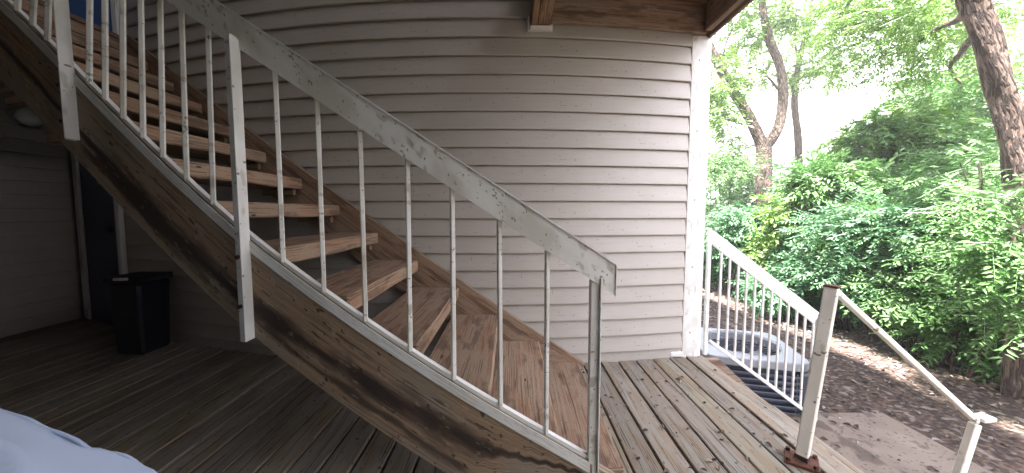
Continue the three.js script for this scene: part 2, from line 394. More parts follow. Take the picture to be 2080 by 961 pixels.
// long siding wall along the stair ---------------------------------------
const COURSE = 0.123, LINE0 = 1.054 - 8 * 0.123;                  // a lap line lies at LINE0 + k * COURSE
{
  const o = thing('siding_wall', 'long beige lap siding wall running behind the stair, with white corner board', 'wall', [0, 0, WALL]);
  const prof = [[0.002, -0.004], [-0.001, 0.021], [0.004, 0.0235], [0.014, 0.0225], [COURSE - 0.014, 0.005], [COURSE - 0.004, 0.002], [COURSE + 0.002, -0.006]];
  const g0 = sweepX(prof, -4.5, 1.29, 44), gg = [];
  for (let v = 0; v < 3; v++) { const g = sweepX(prof, -4.5, 1.29, 44); g.translate(0, 0, -WALL); gg.push(g); }
  for (let k = 0; k < 27; k++) {
    const m = new THREE.Mesh(gg[k % 3], M.siding); m.name = 'siding_course'; m.castShadow = m.receiveShadow = true;
    m.position.y = LINE0 + k * COURSE; m.w = o.w; o.add(m);
  }
  part('starter_strip', sweepX([[-0.03, -0.004], [-0.03, 0.012], [LINE0 - 0.004, 0.010], [LINE0 - 0.002, -0.004]], -4.5, 1.29, 30), M.siding, o);
  const top = LINE0 + 27 * COURSE;
  part('upper_siding', sweepX([[top, -0.02], [top, 0.01], [5.6, 0.01], [5.6, -0.02]], -4.5, 1.29, 30), M.siding, o);
  part('sheathing', sweepX([[GROUND - 0.1, -0.2], [GROUND - 0.1, -0.006], [5.6, -0.022], [5.6, -0.2], [GROUND - 0.1, -0.2]], -4.7, 1.42, 30), M.houseFill, o);
  // white corner board, two faces and a bead between them
  const zc = WALL + bow(1.38);
  UVU = 0.5; UVV = 0.5;
  const cb = part('corner_board', boxAt(1.292, 1.412, -0.02, 2.36, zc - 0.02, zc + 0.035, 0.005), M.trim, o);
  part('corner_bead', boxAt(1.402, 1.440, GROUND, 2.36, zc - 0.12, zc + 0.022, 0.005), M.trim, o);
  part('corner_foot', boxAt(1.20, 1.30, 0.003, 0.04, zc - 0.0, zc + 0.052, 0.006), M.trim, o);
  UVU = 1.3; UVV = 0.32;
}
{ // the side of the house that runs back from the corner
  const o = thing('house_side_wall', 'beige siding on the side of the house behind the corner board', 'wall', [1.44, GROUND, -5]);
  for (let k = 0; k < 26; k++) {
    UVU = 1.6; UVV = 0.4;
    part('siding_course', boxAt(1.36, 1.42 - 0.004 * (k % 2), GROUND + k * COURSE, GROUND + (k + 1) * COURSE - 0.004, -6.3, -2.83, 0.003), M.siding, o);
  }
  part('sheathing', boxAt(1.2, 1.359, GROUND, 5.6, -6.3, -2.88, 0.002), M.houseFill, o);
  UVU = 1.3; UVV = 0.32;
}
{ // wall that carries the camera, behind it
  const o = thing('opposite_wall', 'beige siding wall facing the stair across the porch', 'wall', [-1.5, 0, 0.2]);
  UVU = 1.6; UVV = 0.4;
  for (let k = 0; k < 22; k++) part('siding_course', boxAt(-4.5, EDGE, 0.01 + k * COURSE, 0.006 + (k + 1) * COURSE, 0.155, 0.185, 0.003), M.siding, o);
  part('sheathing', boxAt(-4.6, EDGE, GROUND, 5.6, 0.187, 0.4, 0.002), M.houseFill, o);
  UVU = 1.3; UVV = 0.32;
}
const LW = -4.46;
{ // dark end wall
  const o = thing('end_wall', 'beige siding wall closing the dark end of the porch', 'wall', [LW, 0, -1.7]);
  UVU = 1.6; UVV = 0.4;
  for (let k = 0; k < 21; k++) part('siding_course', boxAt(LW - 0.03, LW + 0.006 * (k % 2), 0.0 + k * COURSE * 1.02 + 0.003, (k + 1) * COURSE * 1.02, -3.60, 0.15, 0.003), M.siding, o);
  part('sheathing', boxAt(LW - 0.25, LW - 0.032, GROUND, 5.6, -3.9, 0.4, 0.002), M.houseFill, o);
  UVU = 1.3; UVV = 0.32;
}

// floor of the storey above: ceiling of the porch -------------------------
const CEIL = 2.36;
{
  const o = structure('porch_ceiling', 'brown timber framing and boards of the landing overhead', 'ceiling', [0.8, CEIL, -1.2]);
  // ledger on the wall, grey brown
  part('ledger', bend(boxAt(0.262, 1.39, CEIL + 0.004, CEIL + 0.20, WALL + 0.02, WALL + 0.06, 0.004, [16, 1, 1])), M.beamGrey, o);
  // nailer above the ledger, proud of it
  part('nailer', bend(boxAt(0.262, 1.38, CEIL + 0.204, CEIL + 0.235, WALL + 0.02, WALL + 0.12, 0.004, [16, 1, 1])), M.beam, o);
  // triple joist that ends in a white hanger
  const bx = 0.128;
  for (let k = 0; k < 3; k++) part('joist', boxAt(bx + k * 0.043, bx + k * 0.043 + 0.039 + (k == 1 ? 0.002 : 0), CEIL - 0.03 + (k == 1 ? 0.006 : k == 2 ? 0.012 : 0), CEIL + 0.24, WALL + 0.03, 0.15, 0.004), M.beam, o);
  const h = part('joist_hanger', boxAt(bx - 0.006, bx + 0.135, CEIL - 0.045, CEIL - 0.033, WALL + 0.012, WALL + 0.075, 0.002), M.trim, o);
  part('hanger_flange', boxAt(bx - 0.022, bx - 0.004, CEIL - 0.046, CEIL + 0.05, WALL + 0.012, WALL + 0.03, 0.002), M.trim, o);
  part('hanger_flange', boxAt(bx + 0.134, bx + 0.146, CEIL - 0.046, CEIL - 0.002, WALL + 0.012, WALL + 0.03, 0.002), M.trim, o);
  // edge beam along the open side
  part('edge_beam', boxAt(1.35, 1.395, CEIL - 0.0, CEIL + 0.23, WALL - 0.07, 0.15, 0.004), M.beamGrey, o);
  part('fascia', boxAt(1.40, 1.425, CEIL - 0.02, CEIL + 0.34, WALL - 0.17, 0.2, 0.004), M.beamGrey, o);
  for (const x of [0.66, 1.02]) part('joist', boxAt(x - 0.02, x + 0.02, CEIL + 0.12, CEIL + 0.236, WALL + 0.11, 0.15, 0.003), M.beamGrey, o);
  // decking above, boards across the joists
  for (let z = 0.15, k = 0; z > WALL + 0.05; z -= 0.143, k++) part('ceiling_board', boxAt(0.10, 1.42, CEIL + 0.244, CEIL + 0.275, z - 0.138, z, 0.003), M.tread[k % 3], o);
  // over the passage in front of the stair
  for (let z = 0.15, k = 0; z > -1.05; z -= 0.143, k++) part('ceiling_board', boxAt(-4.45, 0.098, CEIL + 0.244, CEIL + 0.275, z - 0.138, z, 0.003), M.tread[(k + 1) % 3], o);
  part('stairwell_header', boxAt(-4.4, 0.12, CEIL + 0.02, CEIL + 0.24, -1.10, -1.06, 0.004), M.beamGrey, o);
}
{ // upper storey wall above the open side
  const o = thing('gable_wall', 'siding parapet of the upper storey above the open side of the porch', 'wall', [1.4, 2.7, -1.2]);
  UVU = 1.6; UVV = 0.4;
  for (let k = 0; k < 10; k++) part('siding_course', boxAt(1.402, 1.424 - 0.004 * (k % 2), CEIL + 0.345 + k * COURSE, CEIL + 0.341 + (k + 1) * COURSE, -2.85, 0.4, 0.003), M.siding, o);
  part('sheathing', boxAt(1.30, 1.40, CEIL + 0.28, CEIL + 0.342 + 10 * COURSE, -2.85, 0.4, 0.002), M.houseFill, o);
  UVU = 1.3; UVV = 0.32;
}
{ // roof over the upper storey
  const o = thing('porch_roof', 'broad roof sheltering the upper landing and stair', 'roof', [-1.5, 5.6, -1.2]);
  UVU = 2; UVV = 2;
  part('soffit', boxAt(-4.9, 2.0, 5.605, 5.66, -4.2, 0.9, 0.01), M.houseFill, o);
  const g = new THREE.BufferGeometry();
  const x0 = -5, x1 = 2.1, zf = 1.0, zb = -6.6, y = 5.665, ym = 6.2, zm = -2.8;
  const q = [[x0, y, zf], [x1, y, zf], [x1, ym, zm], [x0, ym, zm], [x0, y, zb], [x1, y, zb]];
  const tri = [0, 1, 2, 0, 2, 3, 3, 2, 5, 3, 5, 4, 1, 5, 2, 0, 3, 4, 0, 4, 5, 0, 5, 1];
  g.setAttribute('position', new THREE.Float32BufferAttribute(tri.flatMap(i => q[i]), 3)); g.computeVertexNormals(); metreUV(g, [3, 1, 1], 1, 1);
  part('shingles', g, M.houseFill, o);
  UVU = 1.3; UVV = 0.32;
}

// ================================================================ THE STAIR
const topNear = [[0.52, -0.04], [0.304, 0.105], [-0.229, 0.435], [-0.567, 0.66], [-0.896, 0.892], [-1.075, 1.024], [-1.43, 1.33], [-1.827, 1.69], [-2.1, 1.93], [-2.6, 2.3], [-3.12, 2.62]];
const lerpTab = (tab, x) => {
  for (let i = 0; i + 1 < tab.length; i++) if (x <= tab[i][0] && x >= tab[i + 1][0]) { const t = (tab[i][0] - x) / (tab[i][0] - tab[i + 1][0]); return tab[i][1] + (tab[i + 1][1] - tab[i][1]) * t; }
  return x > tab[0][0] ? tab[0][1] : tab[tab.length - 1][1];
};
const smoothTab = (tab, x) => (lerpTab(tab, x - 0.12) + lerpTab(tab, x) * 2 + lerpTab(tab, x + 0.12)) / 4;
const yNear = x => smoothTab(topNear, Math.min(0.4, x)) - (x > 0.4 ? (x - 0.4) * 0.66 : 0);
const yFar = x => 0.372 - 0.69 * x;
const ZN = -1.33;                                                  // camera side face of the near stringer, before the bow
function stringer(xa, xb, n, top, bottom, z0, z1, uLen) {
  const pos = [], uv = [];
  const P3 = (x, y, z) => [x, y, z + bow(x)];
  const q = (a, b, c, d, ua, ub) => { pos.push(...a, ...b, ...c, ...a, ...c, ...d); uv.push(ua, 0, ub, 0, ub, 1, ua, 0, ub, 1, ua, 1); };
  for (let i = 0; i < n; i++) {
    const a = xa + (xb - xa) * i / n, b = xa + (xb - xa) * (i + 1) / n, ua = i / n * uLen, ub = (i + 1) / n * uLen;
    const A0 = P3(a, bottom(a), z1), A1 = P3(a, top(a), z1), B0 = P3(b, bottom(b), z1), B1 = P3(b, top(b), z1);
    const a0 = P3(a, bottom(a), z0), a1 = P3(a, top(a), z0), b0 = P3(b, bottom(b), z0), b1 = P3(b, top(b), z0);
    q(A0, B0, B1, A1, ua, ub); q(b0, a0, a1, b1, ua, ub); q(A1, B1, b1, a1, ua, ub); q(a0, b0, B0, A0, ua, ub);
    if (i == 0) q(a0, A0, A1, a1, 0, 0.03); if (i == n - 1) q(B0, b0, b1, B1, 0, 0.03);
  }
  const g = new THREE.BufferGeometry();
  g.setAttribute('position', new THREE.Float32BufferAttribute(pos, 3)); g.setAttribute('uv', new THREE.Float32BufferAttribute(uv, 2));
  g.computeVertexNormals(); return g;
}
{
  const o = thing('staircase', 'straight brown timber stair with open risers climbing along the siding wall', 'staircase', [0.3, 0, -1.9]);
  const nb = x => Math.max(0.002, yNear(x) - 0.385 + 0.02 * sstep(-0.6, -1.8, x));
  part('stringer', stringer(-3.12, 0.43, 60, yNear, nb, ZN - 0.042, ZN, 1), M.stringer, o);
  part('stringer', stringer(-3.2, 0.52, 50, yFar, x => Math.max(0.002, yFar(x) - 0.36), WALL + 0.03, WALL + 0.068, 2.4), M.tread[0], o);
  UVU = 1.3; UVV = 0.42;
  const z0 = WALL + 0.07, z1 = ZN - 0.044;
  for (let k = 0; k <= 13; k++) {
    const xn = 0.47 - 0.28 * k, y = k ? 0.006 + 0.19 * k : 0.036;
    const T = 0.074, D = k == 0 ? 0.30 : 0.325;
    const g = boxAt(xn - D, xn, y - (k ? T : 0.034), y, z0, z1, 0.007, [1, 1, 14]);
    const p = g.attributes.position;                               // worn, uneven nosing
    for (let i = 0; i < p.count; i++) if (p.getX(i) > xn - 0.03) {
      const z = p.getZ(i), w = 0.003 * Math.sin(z * 9 + k * 1.7) + 0.005 * (hash(Math.round(z * 40), k) - 0.5);
      p.setX(i, p.getX(i) + w * 0.6); if (p.getY(i) < y - 0.02) p.setY(i, p.getY(i) + w * 0.8);
    }
    part('tread', bend(g), M.tread[(k * 5 + 1) % 3], o);
    if (k > 1) for (const z of [z0 + 0.02, z1 - 0.02]) {           // cleats under each tread
      part('cleat', bend(boxAt(xn - D + 0.02, xn - 0.05, y - T - 0.045, y - T - 0.002, z - 0.018, z + 0.018, 0.003)), M.tread[0], o);
    }
  }
  UVU = 1.3; UVV = 0.32;
}
{ // white railing on the near stringer
  const o = thing('stair_railing', 'white painted stair railing with flat handrail and thin balusters on the brown stringer', 'railing', [0.3, 0.1, -1.3]);
  const ZR = ZN - 0.016, zz = x => ZR + bow(x);
  const yr = x => 1.039 - 0.656 * x;                               // underside of the handrail
  UVU = 0.7; UVV = 0.7;
  // flat handrail, standing on edge
  {
    const xa = -2.6, xb = 0.398, n = 40, g = stringer(xa, xb, n, x => yr(x) + 0.118, x => yr(x) + 0.0, ZR - 0.02, ZR + 0.022, 1);
    const p = g.attributes.position, uv = g.attributes.uv;
    for (let i = 0; i < p.count; i++) uv.setXY(i, p.getX(i) / 0.75, (p.getY(i) + 0.65 * p.getX(i) + p.getZ(i)) / 0.75);
    part('handrail', g, M.rail, o);
    part('handrail_cap', stringer(xa, xb, n, x => yr(x) + 0.125, x => yr(x) + 0.1185, ZR - 0.026, ZR + 0.028, 5), M.trim, o);
    part('end_cap', boxAt(0.3985, 0.4015, yr(0.4) + 0.0, yr(0.4) + 0.122, zz(0.4) - 0.026, zz(0.4) + 0.028, 0.001), M.trim, o);
  }
  // shoe strip along the top of the stringer
  part('shoe_rail', stringer(-2.6, 0.31, 40, x => yNear(x) + 0.02, x => yNear(x) + 0.002, ZR - 0.022, ZR + 0.004, 5), M.trim, o);
  part('painted_edge', stringer(-2.6, 0.31, 40, x => yNear(x) + 0.004, x => yNear(x) - 0.040, ZN + 0.001, ZN + 0.005, 5), M.rail, o);
  const atPx = px => { let x = (px - 1040) / F * 1.33; for (let i = 0; i < 40; i++) { const y = Math.min(yNear(x) + 0.33, 2.2); x = 0.5 * x + 0.5 * (px - 1040) / F * (-zz(x) * Math.cos(PITCH) - (y - EYE.y) * Math.sin(PITCH)); } return x; };
  for (const px of [1110, 1016, 920, 830, 738, 652, 568, 424, 369, 320, 279, 238, 201, 168, 112, 82, 52, 24]) {
    const x = atPx(px), jit = rr(-0.004, 0.004);
    const t = Math.min(0, x + 0.9) * 0.10;
    part('baluster', bar(V(x, yNear(x) + 0.01, zz(x)), V(x + jit - t * 0.6, yr(x) + 0.004, zz(x)), 0.0165, 0.0165, V(0.5, 0, 0.85), 0.0025), M.rail, o);
  }
  // posts: an angle of two flats each
  const post = (px, below, w) => {
    const x = atPx(px), y0 = yNear(x) - below, y1 = yr(x) + 0.03;
    const zf = below > 0.1 ? ZN + bow(x) + 0.024 : zz(x);
    const p = part('post', boxAt(x - w, x + w, y0, y1, zf - 0.018, zf + 0.016, 0.003), M.rail, o);
    part('post_flange', boxAt(x + w + 0.001, x + w + 0.006, y0 + 0.003, y1 - 0.01, zf - 0.022, zf + 0.028, 0.001), M.trim, p);
    return p;
  };
  post(1204, 0.10, 0.017); post(496, 0.40, 0.013); post(142, 0.28, 0.007);
  UVU = 1.3; UVV = 0.32;
  for (const [px, dy] of [[496, -0.07], [496, -0.26], [142, -0.07], [142, -0.21]]) {
    const x = atPx(px), y = yNear(x) + dy;
    part('bolt', new THREE.CylinderGeometry(0.008, 0.008, 0.012, 6).rotateX(Math.PI / 2).translate(x, y, ZN + bow(x) + 0.046), M.rust, o);
  }
}
{ // upper landing at the head of the stair
  const o = structure('upper_landing', 'dark plank landing at the head of the stair', 'landing', [-3.4, 2.4, -2]);
  for (let k = 0; k < 1; k++) part('board', bend(boxAt(-3.18 - 0.145 * (k + 1) + 0.005, -3.18 - 0.145 * k, 2.50, 2.53, WALL + 0.02, -1.08, 0.003, [1, 1, 4])), M.tread[k % 3], o);
  for (let k = 0; k < 8; k++) part('floor_board', boxAt(-4.455 + k * 0.14, -4.455 + k * 0.14 + 0.135, 2.44, 2.498, -3.66, -1.09, 0.003), M.tread[k % 3], o);
  part('rim_board', bend(boxAt(-3.235, -3.195, 2.27, 2.496, WALL + 0.07, -1.12, 0.003, [1, 1, 4])), M.tread[1], o);
}
{
  const o = thing('landing_wall', 'siding wall around the blue door at the head of the stair', 'wall', [-3.9, 2.53, -2]);
  const xw = -3.31, sh = bow(xw);
  UVU = 1.6; UVV = 0.4;
  for (let k = 0; k < 24; k++) part('siding_course', boxAt(xw - 0.03, xw - 0.006 * (k % 2), 2.532 + k * COURSE, 2.528 + (k + 1) * COURSE, WALL + sh + 0.535, -1.0, 0.003), M.siding, o);
  part('sheathing', boxAt(xw - 0.2, xw - 0.032, 2.532, 5.6, WALL + sh - 0.15, -1.0, 0.002), M.houseFill, o);
  UVU = 1.3; UVV = 0.32;
}
{
  const xw = -3.31, zb = WALL + bow(xw);
  const o = thing('upper_door', 'dark blue door in white casing at the head of the stair', 'door', [xw, 2.53, zb + 0.4]);
  part('door_leaf', boxAt(xw - 0.028, xw - 0.004, 2.545, 4.55, zb + 0.085, zb + 0.445, 0.004), M.doorBlue, o);
  part('casing', boxAt(xw - 0.028, xw + 0.03, 2.533, 4.62, zb + 0.025, zb + 0.081, 0.004), M.trim, o);
  part('casing', boxAt(xw - 0.028, xw + 0.03, 2.533, 4.62, zb + 0.449, zb + 0.525, 0.004), M.trim, o);
  part('casing', boxAt(xw - 0.028, xw + 0.028, 4.555, 4.65, zb + 0.083, zb + 0.447, 0.004), M.trim, o);
  part('knob', new THREE.SphereGeometry(0.028, 12, 8).translate(xw + 0.045, 3.5, zb + 0.40), M.steel, o);
}
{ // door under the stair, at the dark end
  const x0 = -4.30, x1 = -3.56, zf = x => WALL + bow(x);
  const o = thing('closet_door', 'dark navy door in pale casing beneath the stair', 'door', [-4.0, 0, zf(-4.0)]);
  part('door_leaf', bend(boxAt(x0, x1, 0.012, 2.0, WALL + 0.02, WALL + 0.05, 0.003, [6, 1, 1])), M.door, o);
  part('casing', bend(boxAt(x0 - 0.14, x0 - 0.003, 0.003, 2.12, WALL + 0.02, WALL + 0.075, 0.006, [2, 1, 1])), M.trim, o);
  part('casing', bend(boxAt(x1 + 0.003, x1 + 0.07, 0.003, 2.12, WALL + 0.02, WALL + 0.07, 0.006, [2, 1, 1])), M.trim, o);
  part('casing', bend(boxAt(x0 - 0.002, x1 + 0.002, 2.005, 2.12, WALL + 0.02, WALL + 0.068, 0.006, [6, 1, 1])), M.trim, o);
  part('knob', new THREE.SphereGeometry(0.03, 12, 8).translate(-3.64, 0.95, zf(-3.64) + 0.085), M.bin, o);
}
{ // bin beside the door
  const cx = -2.93, cz = -2.76;
  const o = thing('trash_bin', 'black rectangular bin with a pale lid handle beside the navy door', 'bin', [cx, 0, cz]);
  const g = cbox(0.25, 0.56, 0.26, 0.02), p = g.attributes.position;
  for (let i = 0; i < p.count; i++) { const k = 0.86 + 0.14 * (p.getY(i) + 0.28) / 0.56; p.setX(i, p.getX(i) * k); p.setZ(i, p.getZ(i) * k); }
  g.computeVertexNormals();
  part('bin_body', g.translate(cx, 0.283, cz), M.bin, o);
  const lid = part('lid', cbox(0.275, 0.045, 0.285, 0.016).translate(cx, 0.588, cz), M.bin, o);
  part('handle', cbox(0.10, 0.02, 0.024, 0.006).translate(cx + 0.02, 0.60, cz + 0.155), M.globe, lid);
}
{ // round lamp on the dark end wall
  const p = onZ(70, 238, -3.24);
  const o = thing('globe_lamp', 'unlit white globe lamp on the dark end wall', 'lamp', [LW + 0.005, p.y, -3.24]);
  part('backplate', new THREE.CylinderGeometry(0.06, 0.065, 0.025, 20).rotateZ(Math.PI / 2).translate(LW + 0.0195, p.y, -3.24), M.steel, o);
  part('neck', new THREE.CylinderGeometry(0.03, 0.03, 0.04, 14).rotateZ(Math.PI / 2).translate(LW + 0.05, p.y, -3.24), M.steel, o);
  part('globe', new THREE.SphereGeometry(0.085, 24, 16).translate(LW + 0.145, p.y, -3.24), M.globe, o);
}

// ================================================================ STEPS AND RAILINGS OUTSIDE
{
  const o = thing('porch_steps', 'short weathered plank steps going down from the porch deck to the slab', 'steps', [1.7, GROUND, -2]);
  const zA = -2.66, zB = -1.30;
  for (let s = 0; s < 2; s++) for (let b = 0; b < 2; b++) {
    const x0 = EDGE + 0.008 + s * 0.27 + b * 0.137, y = -0.188 * (s + 1);
    part('tread', boxAt(x0, x0 + 0.131, y - 0.035, y, zA + 0.045, zB - 0.045, 0.005), M.deck[(s * 2 + b + 1) % 4], o);
  }
  const side = z => {
    const sh = new THREE.Shape([[EDGE + 0.004, -0.02], [EDGE + 0.12, -0.02], [2.12, -0.53], [2.12, -0.556], [1.8, -0.556], [EDGE + 0.004, -0.36]].map(([a, b]) => new THREE.Vector2(a, b)));
    const g = new THREE.ExtrudeGeometry(sh, { depth: 0.038, bevelEnabled: false }); g.translate(0, 0, z); g.computeVertexNormals(); return metreUV(g, [1, 0.5, 0.1]);
  };
  part('stringer', side(zA), M.beamGrey, o); part('stringer', side(zB - 0.038), M.beamGrey, o);
}
{ // far railing of the steps
  const Z = -2.72;
  const A = onZ(1441, 478, Z), B = onZ(1658, 647, Z), C = onZ(1441, 692, Z), D = onZ(1658, 852, Z);
  const o = thing('step_railing', 'white railing with many thin balusters from the corner board down beside the air conditioner', 'railing', [1.6, -0.5, Z]);
  UVU = 0.7; UVV = 0.7;
  const top = part('top_rail', bar(A, B, 0.022, 0.092, V(0, 1, 0)), M.trim, o);
  part('bottom_rail', bar(C, D, 0.022, 0.026, V(0, 1, 0)), M.trim, o);
  part('post', boxAt(A.x - 0.012, A.x + 0.014, -0.02, A.y + 0.055, Z - 0.016, Z + 0.014, 0.003), M.trim, o);
  part('post', boxAt(B.x + 0.002, B.x + 0.042, -0.562, B.y + 0.04, Z - 0.02, Z + 0.02, 0.003), M.trim, o);
  for (let k = 1; k <= 12; k++) {
    const t = k / 13, u = A.clone().lerp(B, t), v = C.clone().lerp(D, t);
    part('baluster', boxAt(v.x - 0.0075, v.x + 0.0075, v.y + 0.004, u.y - 0.03, Z - 0.0075, Z + 0.0075, 0.002), M.trim, o);
  }
  UVU = 1.3; UVV = 0.32;
}
{ // near railing: leaning square post, rusty cap and base, one bar down to a lower post
  const Z = -1.47, foot = onY(1628, 938, 0.0), head = onZ(1690, 584, Z);
  const o = thing('porch_handrail', 'cream metal handrail with rusty capped post bolted to the deck edge', 'railing', [foot.x, 0, foot.z]);
  UVU = 0.6; UVV = 0.6;
  const ref = V(0.62, 0, 0.78), p0 = foot.clone().setY(0.008);
  const post = part('post', bar(p0, head, 0.046, 0.046, ref, 0.004), M.cream, o);
  const dir = head.clone().sub(p0).normalize();
  part('post_cap', bar(head.clone().addScaledVector(dir, 0.001), head.clone().addScaledVector(dir, 0.010), 0.05, 0.05, ref, 0.003), M.rust, post);
  part('rust_collar', bar(p0.clone().addScaledVector(dir, 0.004), p0.clone().addScaledVector(dir, 0.03), 0.049, 0.049, ref, 0.003), M.rust, post);
  const plate = part('base_plate', cbox(0.12, 0.01, 0.11, 0.003).rotateY(-0.65).translate(foot.x, 0.007, foot.z), M.rust, o);
  for (const [a, b] of [[-0.047, -0.042], [0.047, -0.042], [0.047, 0.042], [-0.047, 0.042]]) {
    const v = V(a, 0, b).applyAxisAngle(V(0, 1, 0), -0.65);
    part('bolt', new THREE.CylinderGeometry(0.009, 0.009, 0.014, 6).translate(foot.x + v.x, 0.019, foot.z + v.z), M.rust, plate);
  }
  const a = head.clone().add(V(0.02, -0.02, 0)), b = onZ(1984, 856, Z);
  part('handrail', bar(a, b, 0.023, 0.023, V(0, 0.3, 1), 0.003), M.cream, o);
  const low = V(b.x - 0.17, -0.558, b.z);
  const lp = part('lower_post', bar(low, b.clone().add(V(-0.005, -0.01, 0)), 0.03, 0.03, V(0, 0, 1), 0.003), M.cream, o);
  part('end_cap', cbox(0.055, 0.018, 0.05, 0.003).rotateZ(0.12).translate(b.x + 0.028, b.y + 0.016, b.z), M.trim, lp);
  part('foot_plate', cbox(0.1, 0.01, 0.1, 0.003).translate(low.x, -0.553, low.z), M.rust, lp);
  UVU = 1.3; UVV = 0.32;
}

// ================================================================ AIR CONDITIONER
{
  const cx = 2.14, cz = -3.24, top = -0.12, W = 0.80, yaw = -0.26;
  const o = thing('air_conditioner', 'grey outdoor air conditioner with round fan grille standing on the earth by the wall', 'air conditioner', [cx, GROUND, cz]);
  const place = g => g.rotateY(yaw).translate(cx, 0, cz);
  const h = W / 2, R = 0.31;
  const rsq = (r, c) => { const s = new THREE.Shape(); s.moveTo(-r + c, -r); s.lineTo(r - c, -r); s.quadraticCurveTo(r, -r, r, -r + c); s.lineTo(r, r - c); s.quadraticCurveTo(r, r, r - c, r); s.lineTo(-r + c, r); s.quadraticCurveTo(-r, r, -r, r - c); s.lineTo(-r, -r + c); s.quadraticCurveTo(-r, -r, -r + c, -r); return s; };
  const ring = rsq(h - 0.012, 0.12); const hole = new THREE.Path(); hole.absarc(0, 0, R, 0, Math.PI * 2, true); ring.holes.push(hole);
  const lidG = new THREE.ExtrudeGeometry(ring, { depth: 0.05, bevelEnabled: true, bevelSize: 0.012, bevelThickness: 0.012, bevelSegments: 3, curveSegments: 28 }).rotateX(-Math.PI / 2).translate(0, top - 0.062, 0);
  const lid = part('top_cover', place(lidG), M.acLid, o);
  part('fan_well', place(new THREE.CylinderGeometry(R + 0.008, R + 0.008, 0.26, 40, 1, true).translate(0, top - 0.19, 0)), Object.assign(M.acDark, { side: THREE.DoubleSide }), lid);
  const wb = rsq(h - 0.04, 0.1); const bodyG = new THREE.ExtrudeGeometry(wb, { depth: 0.03, bevelEnabled: false }).rotateX(-Math.PI / 2).translate(0, GROUND + 0.005, 0);
  part('base_pan', place(bodyG), M.acBody, o);
  const core = rsq(h - 0.06, 0.1); const hole2 = new THREE.Path(); hole2.absarc(0, 0, R + 0.012, 0, Math.PI * 2, true); core.holes.push(hole2);
  part('coil', place(new THREE.ExtrudeGeometry(core, { depth: 0.5, bevelEnabled: false }).rotateX(-Math.PI / 2).translate(0, GROUND + 0.036, 0)), M.acDark, o);
  // louvre blades on four sides
  for (let s = 0; s < 4; s++) for (let k = 0; k < 9; k++) {
    const g = cbox(W - 0.13, 0.03, 0.014, 0.003).rotateX(0.5).translate(0, GROUND + 0.075 + k * 0.052, h - 0.035).rotateY(s * Math.PI / 2);
    part('louvre', place(g), M.acBody, o);
  }
  for (let s = 0; s < 4; s++) part('corner_post', place(cbox(0.06, 0.5, 0.06, 0.014).translate(h - 0.05, GROUND + 0.285, h - 0.05).rotateY(s * Math.PI / 2)), M.acBody, o);
  // fan
  const fan = part('fan_hub', place(new THREE.CylinderGeometry(0.075, 0.085, 0.10, 20).translate(0, top - 0.16, 0)), M.acLid, o);
  for (let k = 0; k < 4; k++) {
    const b = new THREE.Shape(); b.moveTo(0.06, -0.04); b.quadraticCurveTo(0.16, -0.12, 0.285, -0.10); b.quadraticCurveTo(0.305, 0, 0.27, 0.09); b.quadraticCurveTo(0.15, 0.06, 0.06, 0.04);
    const g = new THREE.ExtrudeGeometry(b, { depth: 0.004, bevelEnabled: false, curveSegments: 6 }).rotateX(-Math.PI / 2).rotateX(0.28).rotateY(k * Math.PI / 2 + 0.4).translate(0, top - 0.15, 0);
    part('fan_blade', place(g), M.acLid, fan);
  }
  // wire guard: rings and spokes
  for (let k = 0; k < 9; k++) part('guard_ring', place(new THREE.TorusGeometry(0.06 + k * 0.031, 0.0022, 4, 40).rotateX(Math.PI / 2).translate(0, top + 0.012 + 0.012 * (1 - k / 8), 0)), M.wire, lid);
  for (let k = 0; k < 8; k++) part('guard_spoke', place(cbox(0.30, 0.004, 0.005, 0.001).translate(0.17, top + 0.012, 0).rotateY(k * Math.PI / 4)), M.wire, lid);
}

